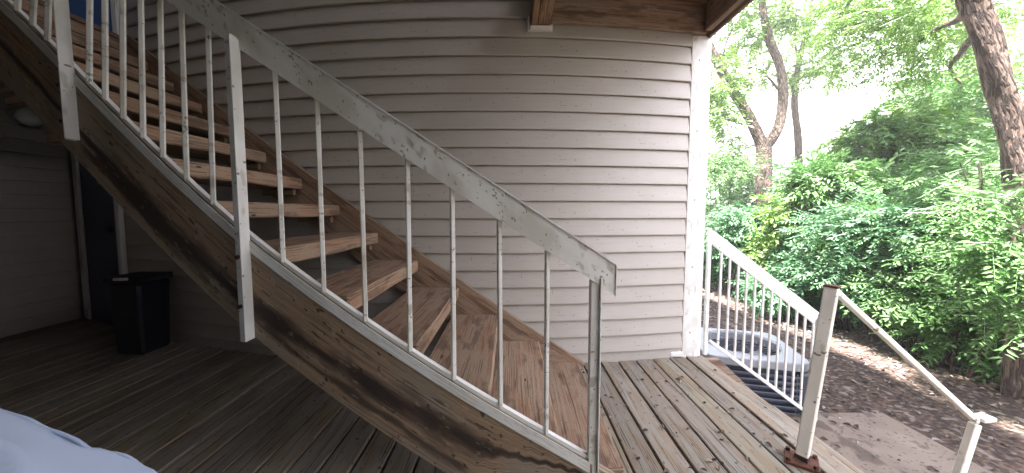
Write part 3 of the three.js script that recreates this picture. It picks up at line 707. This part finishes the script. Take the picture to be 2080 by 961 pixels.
// ================================================================ WHITE SHEET
{
  const o = thing('draped_sheet', 'pale blue white cover draped over a low chair in the dark corner', 'cover', [-1.42, 0, -0.46]);
  const sheetAt = (a, b) => {                                      // a, b in -1..1 across the sheet
    const ra = Math.abs(a), rb = Math.abs(b), e = Math.max(ra, rb), ang = Math.atan2(b, a), drop = sstep(0.62, 1.0, e);
    const fold = Math.sin(ang * 13 + 2) * 0.03 * drop + Math.sin(ang * 29) * 0.008 * drop;
    const rx = (ra > 0.62 ? 0.62 + (ra - 0.62) * 0.28 : ra) + fold * 0.6, rz = (rb > 0.62 ? 0.62 + (rb - 0.62) * 0.28 : rb) + fold * 0.6;
    const x = -1.42 + Math.sign(a) * rx * 1.14 + 0.01 * Math.sin(b * 5), z = -0.46 - Math.sign(b) * rz * 0.62 + 0.008 * Math.sin(a * 6 + 1);
    const cre = Math.abs(fbm(a * 0.5 + 0.5, b * 0.5 + 0.5, 5, 4, 3) - 0.5) * 2;
    const h = Math.min(0.80, 0.558 - 0.52 * (x + 1.10)) + 0.006 * Math.sin(a * 7 + b * 3) + 0.006 * Math.sin(b * 9 - a * 4) - 0.03 * sstep(0.12, 0.0, cre) + 0.016 * sstep(0.14, 0.0, Math.abs(fbm(a * 0.35 + 0.5 + b * 0.2, b * 0.35 + 0.5 - a * 0.25, 9, 7, 2) - 0.5) * 2);
    return V(x, Math.max(0.006, h * (1 - drop) + 0.006), z);
  };
  const nx = 110, nz = 84, g = new THREE.PlaneGeometry(1, 1, nx, nz), p = g.attributes.position, uv = g.attributes.uv;
  for (let i = 0; i < p.count; i++) { const a = p.getX(i) * 2, b = p.getY(i) * 2, q = sheetAt(a, b); p.setXYZ(i, q.x, q.y, q.z); uv.setXY(i, a * 2, b * 1.6); }
  g.computeVertexNormals();
  M.cloth.side = THREE.DoubleSide;
  part('fabric', g, M.cloth, o);
  const E = 0.655, loop = [], N = 40;
  for (const [ax, ay, bx, by] of [[-E, E, E, E], [E, E, E, -E], [E, -E, -E, -E], [-E, -E, -E, E]]) for (let k = 0; k < N; k++) loop.push(sheetAt(ax + (bx - ax) * k / N, ay + (by - ay) * k / N).add(V(0, 0.004, 0)));
  part('piping', new THREE.TubeGeometry(new THREE.CatmullRomCurve3(loop, true), 320, 0.005, 5, true), M.cloth, o);
}

// ================================================================ WOODS
function leafGeo(len, wid, fold = 0.18) {                          // along +y, normal +z
  const pts = [[0, 0], [0.28, 0.85], [0.62, 0.75], [1, 0]].map(([t, w]) => [t * len, w * wid / 2]);
  const pos = [];
  for (const s of [-1, 1]) {
    const e = pts.map(([y, w]) => [s * w, y, w * fold * 2 - 0.15 * y * y / len]), c = pts.map(([y]) => [0, y, -0.15 * y * y / len]);
    const tri = (a, b, d) => s > 0 ? pos.push(...a, ...b, ...d) : pos.push(...a, ...d, ...b);
    tri(c[0], e[1], c[3]); tri(e[1], e[2], c[3]);
  }
  const g = new THREE.BufferGeometry(); g.setAttribute('position', new THREE.Float32BufferAttribute(pos, 3)); g.computeVertexNormals();
  return g;
}
function sprayGeo(n, L, leafLen, leafWid, spread) {
  const gs = [];
  for (let i = 0; i < n; i++) {
    const t = (i + 0.6) / n, s = i % 2 ? 1 : -1;
    const g = leafGeo(leafLen * rr(0.75, 1.15), leafWid * rr(0.8, 1.15));
    g.rotateY(rr(-0.5, 0.5)); g.rotateX(rr(-0.45, 0.25)); g.rotateZ(i == n - 1 ? rr(-0.2, 0.2) : -s * rr(spread * 0.7, spread * 1.2));
    g.translate(0, t * L, -0.18 * t * t * L + rr(-0.02, 0.02)); gs.push(g);
  }
  const tw = new THREE.CylinderGeometry(0.002, 0.004, L, 3, 1, true).toNonIndexed(); tw.deleteAttribute('uv'); tw.translate(0, L / 2, -0.04 * L);
  gs.push(tw);
  return mergeGeometries(gs);
}
const sprays = [sprayGeo(13, 0.36, 0.100, 0.042, 1.0), sprayGeo(17, 0.40, 0.080, 0.028, 1.05), sprayGeo(12, 0.34, 0.105, 0.050, 0.9)];
const farSpray = sprayGeo(10, 0.62, 0.24, 0.11, 1.0);
const GREENS = {
  teal: [[0.102, 0.238, 0.111], [0.123, 0.267, 0.135], [0.094, 0.213, 0.090]],
  lime: [[0.164, 0.283, 0.053], [0.143, 0.267, 0.057], [0.184, 0.303, 0.078]],
  mid: [[0.115, 0.242, 0.066], [0.131, 0.262, 0.082], [0.098, 0.213, 0.061]],
  olive: [[0.135, 0.180, 0.090], [0.152, 0.197, 0.102], [0.119, 0.160, 0.082]],
};
// clumps: [centre V, radius, count]
function crown(parent, clumps, spray, tone, scale = 1, flat = 0.75) {
  let total = 0; for (const c of clumps) total += c[2];
  const im = new THREE.InstancedMesh(spray, M.leaf, total), m = new THREE.Matrix4(), c = new THREE.Color();
  let i = 0;
  for (const [ctr, r, n, own] of clumps) {
    for (let k = 0; k < n; k++, i++) {
      const d = V(rr(-1, 1), rr(-1, 1), rr(-1, 1)); if (d.lengthSq() > 1) d.normalize().multiplyScalar(rr(0.6, 1));
      const q = ctr.clone().add(V(d.x * r, d.y * r * flat, d.z * r)).sub(parent.w);
      const grow = V(d.x + rr(-0.6, 0.6), d.y * 0.5 + rr(-0.55, 0.25), d.z + rr(-0.6, 0.6)).normalize();
      const up = V(rr(-0.5, 0.5), 1, rr(-0.5, 0.5)); up.addScaledVector(grow, -up.dot(grow)).normalize();
      const side = grow.clone().cross(up), s = scale * rr(0.7, 1.25);
      m.makeBasis(side, grow, up); m.scale(V(s, s, s)); m.setPosition(q); im.setMatrixAt(i, m);
      const g = pick(GREENS[own ?? tone]), w = rr(0.78, 1.22); im.setColorAt(i, c.setRGB(g[0] * w, g[1] * w, g[2] * w));
    }
  }
  im.name = 'crown'; im.castShadow = im.receiveShadow = true; im.userData.kind = 'stuff'; parent.add(im);
  return im;
}
const groundAt = (x, z) => GROUND - 0.5 * sstep(5.5, 12, x) - 0.06;
// a point seen at a pixel, at a depth in metres judged from what stands in front of and behind it
const seen = (px, py, d) => onZ(px, py, -d);

function shrub(px, d, topPy, wid, tone, label, n, spray = 0, group = 'shrubs along the wood edge', scale = 1) {
  const c0 = seen(px, 430, d), gy = groundAt(c0.x, c0.z), base = V(c0.x, gy, c0.z), topY = seen(px, topPy, d).y, H = topY - gy;
  const o = thing('leafy_shrub', label, 'shrub', [base.x, gy, base.z], group);
  const tips = [];
  for (let k = 0; k < 5; k++) {
    const a = k / 5 * 6.283 + rr(-0.4, 0.4), r = wid * rr(0.25, 0.55), tip = base.clone().add(V(Math.cos(a) * r, H * rr(0.6, 0.85), Math.sin(a) * r));
    part('stem', limb([[base.clone().add(V(Math.cos(a) * 0.06, -0.05, Math.sin(a) * 0.06)), 0.022], [base.clone().lerp(tip, 0.5).add(V(rr(-0.1, 0.1), 0, rr(-0.1, 0.1))), 0.015], [tip, 0.006]], 5, 3), M.bark, o);
    tips.push(tip);
  }
  const clumps = [], N = Math.max(6, Math.round(H * wid * 5));
  for (let k = 0; k < N; k++) {
    const t = Math.pow(rnd(), 0.8), a = rr(0, 6.283), w = wid * (0.55 + 0.6 * Math.sin(Math.PI * (0.12 + 0.80 * t))) * Math.sqrt(rnd()) * 0.8;
    clumps.push([base.clone().add(V(Math.cos(a) * w, 0.34 + (H - 0.54) * t, Math.sin(a) * w)), rr(0.22, 0.42), Math.round(1.35 * n / N * rr(0.6, 1.4))]);
  }
  crown(o, clumps, sprays[spray], tone, scale);
  return o;
}
function tree(name, label, d, pts, limbs, clumps, tone, spray, mat = M.bark, group = 'trees behind the house', scale = 1) {
  const w = pts.map(([px, py, r]) => [seen(px, py, d), r]);
  const gy = groundAt(w[0][0].x, w[0][0].z); w[0][0].y = gy - 0.1;
  const o = thing(name, label, 'tree', [w[0][0].x, gy, w[0][0].z], group);
  const trunk = part('trunk', limb(w, 14, 5), mat, o);
  for (const L of limbs) part('limb', limb(L.map(([px, py, r, dd = 0]) => [seen(px, py, d + dd), r]), 7, 4), mat, o);
  if (clumps.length) crown(o, clumps.map(([px, py, dd, r, n, own]) => [seen(px, py, dd), r, n, own]), spray, tone, scale);
  return o;
}
// --- trees
tree('forked_tree', 'grey brown tree forking into two long limbs beyond the shrubs', 11,
  [[1558, 560, 0.27], [1553, 420, 0.22], [1551, 330, 0.22], [1550, 290, 0.2]],
  [[[1553, 305, 0.17], [1520, 235, 0.155], [1478, 165, 0.14], [1440, 90, 0.115], [1395, -10, 0.09], [1350, -120, 0.05]],
   [[1551, 300, 0.17], [1578, 265, 0.15], [1591, 210, 0.14], [1585, 140, 0.13], [1560, 70, 0.11], [1545, -20, 0.09], [1540, -130, 0.05]],
   [[1478, 165, 0.04], [1470, 110, 0.03], [1490, 50, 0.015]], [[1588, 190, 0.04], [1540, 140, 0.025], [1500, 142, 0.012]], [[1560, 70, 0.04], [1600, 20, 0.02], [1640, -20, 0.01]]],
  [[1455, 165, 10.5, 0.7, 85], [1450, 230, 10.5, 0.6, 80], [1460, 300, 12, 0.6, 70], [1505, 320, 12.5, 0.6, 60], [1480, 90, 11.5, 0.5, 45], [1500, 140, 11, 0.5, 50], [1545, 60, 11, 0.5, 40], [1575, 20, 11.5, 0.6, 45], [1610, 100, 11.5, 0.5, 40], [1470, 20, 11, 0.6, 40], [1530, 150, 11.5, 0.4, 30], [1620, 20, 11, 0.6, 45], [1500, -60, 11, 1.0, 70], [1600, -70, 11, 1.0, 70], [1445, 200, 11, 0.6, 40]],
  'lime', sprays[0], M.bark, 'trees behind the house', 1.5);
tree('slender_tree', 'slender dark trunk standing beside the forked tree', 12.5,
  [[1628, 520, 0.13], [1621, 280, 0.11], [1614, 200, 0.10], [1622, 130, 0.09], [1645, 40, 0.07], [1655, -60, 0.05], [1660, -150, 0.03]],
  [[[1622, 130, 0.04], [1615, 80, 0.03], [1618, 20, 0.015]], [[1616, 180, 0.03], [1650, 150, 0.02], [1700, 148, 0.008]], [[1645, 40, 0.04], [1690, 10, 0.02], [1730, -20, 0.01]]],
  [[1640, 140, 12.5, 0.4, 35], [1690, 160, 12.5, 0.5, 30], [1670, 60, 12.5, 0.7, 60], [1700, 20, 12, 0.7, 60], [1600, 150, 12.5, 0.4, 30], [1660, -60, 12, 1.0, 70], [1700, 110, 12.5, 0.4, 26]],
  'lime', sprays[0], M.bark, 'trees behind the house', 1.5);
const big = tree('large_tree', 'large leaning tree with rough ridged bark at the edge of the slab', 3.5,
  [[2064, 900, 0.15], [2070, 800, 0.122], [2082, 640, 0.104], [2084, 470, 0.10], [2068, 330, 0.098], [2042, 210, 0.096], [2008, 95, 0.095], [1972, -20, 0.094], [1934, -160, 0.092], [1890, -420, 0.09], [1880, -800, 0.07]],
  [[[1975, 10, 0.05], [1945, 40, 0.035, 0.5], [1900, 60, 0.025, 1.2], [1840, 100, 0.015, 2.0], [1790, 120, 0.008, 2.6]],
   [[1990, 60, 0.04], [1950, 110, 0.03, 0.8], [1930, 140, 0.02, 1.6], [1960, 180, 0.01, 2.4]],
   [[2080, 500, 0.03], [2060, 470, 0.018, -0.25], [2010, 460, 0.008, -0.3]],
   [[2082, 590, 0.025], [2060, 575, 0.015, -0.3], [2035, 600, 0.006, -0.35]],
   [[1935, -150, 0.08], [1860, -120, 0.06, 1], [1760, -40, 0.04, 2.2], [1700, 40, 0.02, 3]]],
  [[1905, 20, 4.6, 0.40, 70], [1850, 70, 5.2, 0.42, 80], [1800, 40, 5.6, 0.45, 80], [1760, 95, 6.0, 0.42, 60], [1720, 40, 6.2, 0.45, 70], [1700, 130, 6.4, 0.30, 36], [1830, 140, 5.8, 0.34, 55], [1880, 110, 5.2, 0.34, 55], [1780, 10, 5.6, 0.5, 80], [1860, 0, 5.0, 0.5, 80], [1740, -50, 6, 0.7, 90], [1840, -70, 5.4, 0.7, 90], [2060, 40, 5.0, 0.4, 50], [2075, 120, 5.4, 0.4, 50], [2062, 420, 3.05, 0.17, 34, 'mid'], [2040, 480, 3.1, 0.20, 40, 'mid'], [2072, 540, 3.0, 0.2, 44, 'mid'], [2040, 610, 3.1, 0.18, 34, 'mid'], [2010, 420, 3.3, 0.2, 34, 'mid'], [1985, 520, 3.4, 0.2, 34, 'mid'], [2074, 650, 3.0, 0.16, 30, 'mid'], [2060, 480, 2.95, 0.16, 36, 'mid'], [2066, 580, 2.95, 0.16, 36, 'mid'], [1680, 70, 6.6, 0.35, 40]],
  'lime', sprays[1], M.bark, 'trees behind the house', 0.9);
tree('slender_tree', 'slender leaning trunk just behind the large rough tree', 7.5,
  [[2012, 560, 0.10], [2008, 300, 0.085], [1998, 190, 0.08], [1972, 90, 0.07], [1940, -10, 0.06], [1915, -120, 0.04]],
  [[[1975, 100, 0.035], [1940, 80, 0.02], [1905, 85, 0.01]]],
  [[1960, 200, 7.5, 0.45, 60], [1925, 150, 7.6, 0.45, 60], [1900, 220, 7.6, 0.5, 80], [1980, 250, 7.4, 0.5, 70], [1950, 60, 7.5, 0.5, 50], [2050, 180, 7.8, 0.5, 60], [2070, 240, 7, 0.5, 60], [1920, -40, 7.5, 0.8, 80]],
  'mid', sprays[0], M.bark, 'trees behind the house', 1.15);
tree('slender_tree', 'thin straight trunk between shrubs left of the large rough tree', 9,
  [[1985, 560, 0.10], [1975, 300, 0.08], [1962, 180, 0.075], [1948, 60, 0.06], [1940, -80, 0.04]],
  [[[1962, 180, 0.03], [1920, 130, 0.02], [1880, 120, 0.008]]],
  [[1930, 240, 9, 0.5, 60], [1990, 170, 9, 0.5, 50], [1890, 170, 9, 0.5, 60], [1860, 230, 9, 0.5, 70], [2040, 80, 9, 0.6, 60], [2060, 10, 9, 0.7, 60]],
  'lime', sprays[2], M.bark, 'trees behind the house', 1.25);
// --- shrubs, from the house corner to the slab
shrub(1458, 9.5, 290, 0.75, 'mid', 'olive green twiggy shrub close to the house corner', 420, 1, undefined, 1.1);
shrub(1515, 10.5, 400, 0.7, 'mid', 'olive green shrub at the foot of the forked tree', 420, 1, undefined, 1.1);
shrub(1485, 8.2, 445, 0.9, 'teal', 'low blue green shrub behind the white step railing', 600, 0);
shrub(1560, 7.4, 425, 0.95, 'teal', 'rounded blue green shrub in front of the forked tree', 760, 0);
shrub(1640, 7.0, 310, 1.0, 'teal', 'tall arching blue green shrub beside the slender dark trunk', 1000, 0);
shrub(1690, 6.2, 300, 0.95, 'lime', 'tall yellow green shrub with a bright gap behind it', 820, 2);
shrub(1650, 6.0, 440, 0.8, 'teal', 'dense blue green shrub above the top rail end', 720, 0);
shrub(1735, 5.6, 330, 0.85, 'mid', 'leafy green shrub behind the rusty capped post', 860, 0);
shrub(1790, 6.4, 235, 1.0, 'lime', 'high yellow green shrub under the open sky gap', 900, 2);
shrub(1850, 6.2, 170, 1.0, 'mid', 'tallest green shrub below the overhanging branches', 1000, 0);
shrub(1800, 5.0, 400, 0.75, 'teal', 'full blue green shrub over the sloping handrail', 760, 1);
shrub(1870, 4.7, 380, 0.75, 'mid', 'green shrub where the handrail slopes down', 760, 1);
shrub(1915, 5.6, 250, 0.9, 'mid', 'broad green shrub below the slender trunks', 900, 0);
shrub(1945, 4.5, 420, 0.65, 'mid', 'leafy green shrub with bare brown stems beside the slab', 640, 1);
shrub(2010, 4.3, 360, 0.7, 'mid', 'green feathery shrub next to the large rough tree', 760, 1);
shrub(2075, 4.6, 300, 0.8, 'mid', 'green shrub behind the large rough trunk', 760, 1);
for (const [px, d, top, w, tone, n, lab] of [[1590, 14, 330, 1.6, 'mid', 420, 'far shrub seen through the gap by the forked tree'], [1760, 12, 300, 1.6, 'mid', 420, 'far shrub under the open sky gap'], [1880, 11, 200, 1.6, 'mid', 480, 'tall far shrub below the overhanging branches'], [1990, 9, 230, 1.3, 'mid', 480, 'far green shrub behind the thin straight trunks'], [2090, 7, 200, 1.1, 'mid', 480, 'high green shrub behind the large rough trunk'], [1480, 14, 330, 1.5, 'mid', 420, 'low far shrub beyond the olive shrubs']])
  shrub(px, d, top, w, tone, lab, n, 0, 'shrubs deeper in the wood', 1.7);

// --- the wood goes on along the yard towards the camera's side and keeps the low sky out of the porch
[[6.9, -0.9, 3.3, 'broad green bush nearest the slab past the large rough tree'], [6.6, 1.0, 3.4, 'tall green bush across the yard from the slab'], [6.4, 2.9, 3.0, 'wide green bush across the yard from the camera wall'], [6.6, 4.9, 3.2, 'high green bush at the far end of the yard']].forEach(([x, z, H, lab]) => {
  const o = thing('yard_bush', lab, 'bush', [x, GROUND, z], 'bushes around the yard'), base = V(x, GROUND - 0.1, z), cl = [];
  for (let k = 0; k < 4; k++) { const a = k * 1.57 + rr(0, 1), t = V(x + Math.cos(a) * 0.9, GROUND + H * 0.75, z + Math.sin(a) * 0.9); part('stem', limb([[base, 0.05], [base.clone().lerp(t, 0.5), 0.035], [t, 0.012]], 6, 3), M.bark, o); }
  for (let k = 0; k < 34; k++) { const t = rnd(), a = rr(0, 6.28), w = 1.35 * Math.sqrt(rnd()) * (0.55 + 0.5 * Math.sin(3.1 * t)); cl.push([V(x + Math.cos(a) * w, GROUND + 0.35 + (H - 0.6) * t, z + Math.sin(a) * w), rr(0.4, 0.65), 16]); }
  crown(o, cl, farSpray, 'olive', 1.15);
});
// --- thin bare saplings in front of the shrubs
for (const [px, d, lab, pts] of [
  [1962, 4.05, 'thin dark sapling rising in front of the feathery green shrub', [[1962, 560], [1972, 400], [1950, 330]]],
  [1912, 4.6, 'thin crooked sapling leaning over the sloping handrail', [[1925, 640], [1908, 520], [1880, 430]]],
  [1945, 4.25, 'short brown twin stemmed stump sprout beside the slab', [[1938, 690], [1944, 640]]],
  [1850, 5.0, 'thin straight sapling among the blue green leaves', [[1846, 600], [1858, 470], [1866, 380]]],
  [2005, 3.9, 'dark slim trunk beside the large rough tree', [[2004, 640], [2000, 480], [1990, 330]]]]) {
  const c0 = seen(px, 430, d), b = V(c0.x, GROUND - 0.06, c0.z), o = thing('sapling', lab, 'sapling', [b.x, GROUND, b.z], 'thin stems at the wood edge');
  const thick = lab.includes('trunk') ? 0.045 : lab.includes('stump') ? 0.03 : 0.017, P0 = pts.map(([x, y]) => seen(x, y, d));
  part('stem', limb([[b, thick * 1.3], ...P0.map((q, i) => [q, thick * (1 - 0.7 * (i + 1) / P0.length)])], 6, 5), M.bark, o);
  for (let k = 0; k < 3; k++) { const q = P0[k % P0.length].clone().lerp(b, 0.25 + 0.12 * k), e = q.clone().add(V(rr(-0.35, 0.35), rr(0.15, 0.4), rr(-0.3, 0.3))); part('twig', limb([[q, thick * 0.5], [q.clone().lerp(e, 0.5).add(V(0, 0.05, 0)), thick * 0.35], [e, 0.003]], 5, 3), M.bark, o); }
  crown(o, P0.slice(-1).flatMap(q => [[q, 0.25, 14], [q.clone().add(V(0.1, -0.25, 0.05)), 0.22, 10]]), sprays[1], 'mid', 0.9);
}
// --- loose dry leaves on the earth, and bits on the deck
{
  const n = 4600, im = new THREE.InstancedMesh(leafGeo(0.055, 0.030, 0.5), M.litter, n), m = new THREE.Matrix4(), q = new THREE.Quaternion(), e = new THREE.Euler(), c = new THREE.Color();
  for (let i = 0; i < n; i++) {
    let x, z; do { x = rr(1.6, 6.5); z = -Math.pow(rnd(), 0.7) * 11.5 - 0.3; } while (x < 3.2 && z > -2.95 && x > 1.9 || (x < 2.7 && z > -3.8 && z < -2.6) || (x < 3.1 && z > -2.9));
    e.set(-Math.PI / 2 + rr(-0.4, 0.4), rr(-0.4, 0.4), rr(0, 6.28), 'YXZ'); e.order = 'XYZ'; q.setFromEuler(e);
    q.premultiply(new THREE.Quaternion().setFromAxisAngle(V(0, 1, 0), rr(0, 6.28)));
    const onSlab = i < 70; if (onSlab) { x = rr(2.05, 3.04); z = rr(-2.8, -1.1); }
    const s = rr(0.5, 1.3); m.compose(onSlab ? V(x, -0.553, z) : V(x, GROUND + (fbm(x / 8 + 4, z / 8 + 4, 8, 8, 3) - 0.5) * 0.10 * sstep(1.5, 3.5, x) - 0.5 * sstep(5.5, 12, x) + 0.008, z), q, V(s, s, s)); im.setMatrixAt(i, m);
    const t = (z < -3.9 && x < 5 && rnd() < 0.55) ? pick([[0.270, 0.240, 0.217], [0.210, 0.180, 0.161], [0.345, 0.323, 0.300]]) : pick([[0.112, 0.086, 0.068], [0.150, 0.120, 0.098], [0.128, 0.105, 0.086], [0.255, 0.232, 0.210], [0.090, 0.068, 0.056], [0.075, 0.056, 0.046]]); im.setColorAt(i, c.setRGB(...t));
  }
  im.name = 'leaf_litter'; im.castShadow = im.receiveShadow = true; im.userData = { label: 'dry brown leaves scattered over the bare earth', category: 'leaf litter', kind: 'stuff' }; scene.add(im);
}
{
  const n = 260, im = new THREE.InstancedMesh(leafGeo(0.03, 0.016, 0.5), M.litter, n), m = new THREE.Matrix4(), q = new THREE.Quaternion(), c = new THREE.Color();
  for (let i = 0; i < n; i++) {
    const x = i < 160 ? rr(0.3, 1.42) : rr(-3.5, 0.3), z = i < 160 ? rr(-2.5, -1.0) : rr(-1.25, -0.2);
    q.setFromEuler(new THREE.Euler(-Math.PI / 2 + rr(-0.2, 0.2), 0, rr(0, 6.28)));
    const s = rr(0.4, 1.2); m.compose(V(x, 0.006, Math.max(z, -2.4)), q, V(s, s, s)); im.setMatrixAt(i, m);
    im.setColorAt(i, c.setRGB(...pick([[0.10, 0.07, 0.05], [0.16, 0.11, 0.08], [0.32, 0.26, 0.2]])));
  }
  im.name = 'deck_debris'; im.castShadow = im.receiveShadow = true; im.userData = { label: 'small dry leaf crumbs lying on the deck boards', category: 'debris', kind: 'stuff' }; scene.add(im);
}

scene.traverse(o => { if (o.isMesh) { o.castShadow = true; o.receiveShadow = true; } });
scene.fog = new THREE.FogExp2(col(0.95, 1, 0.97), 0.003);
renderer.render(scene, camera);
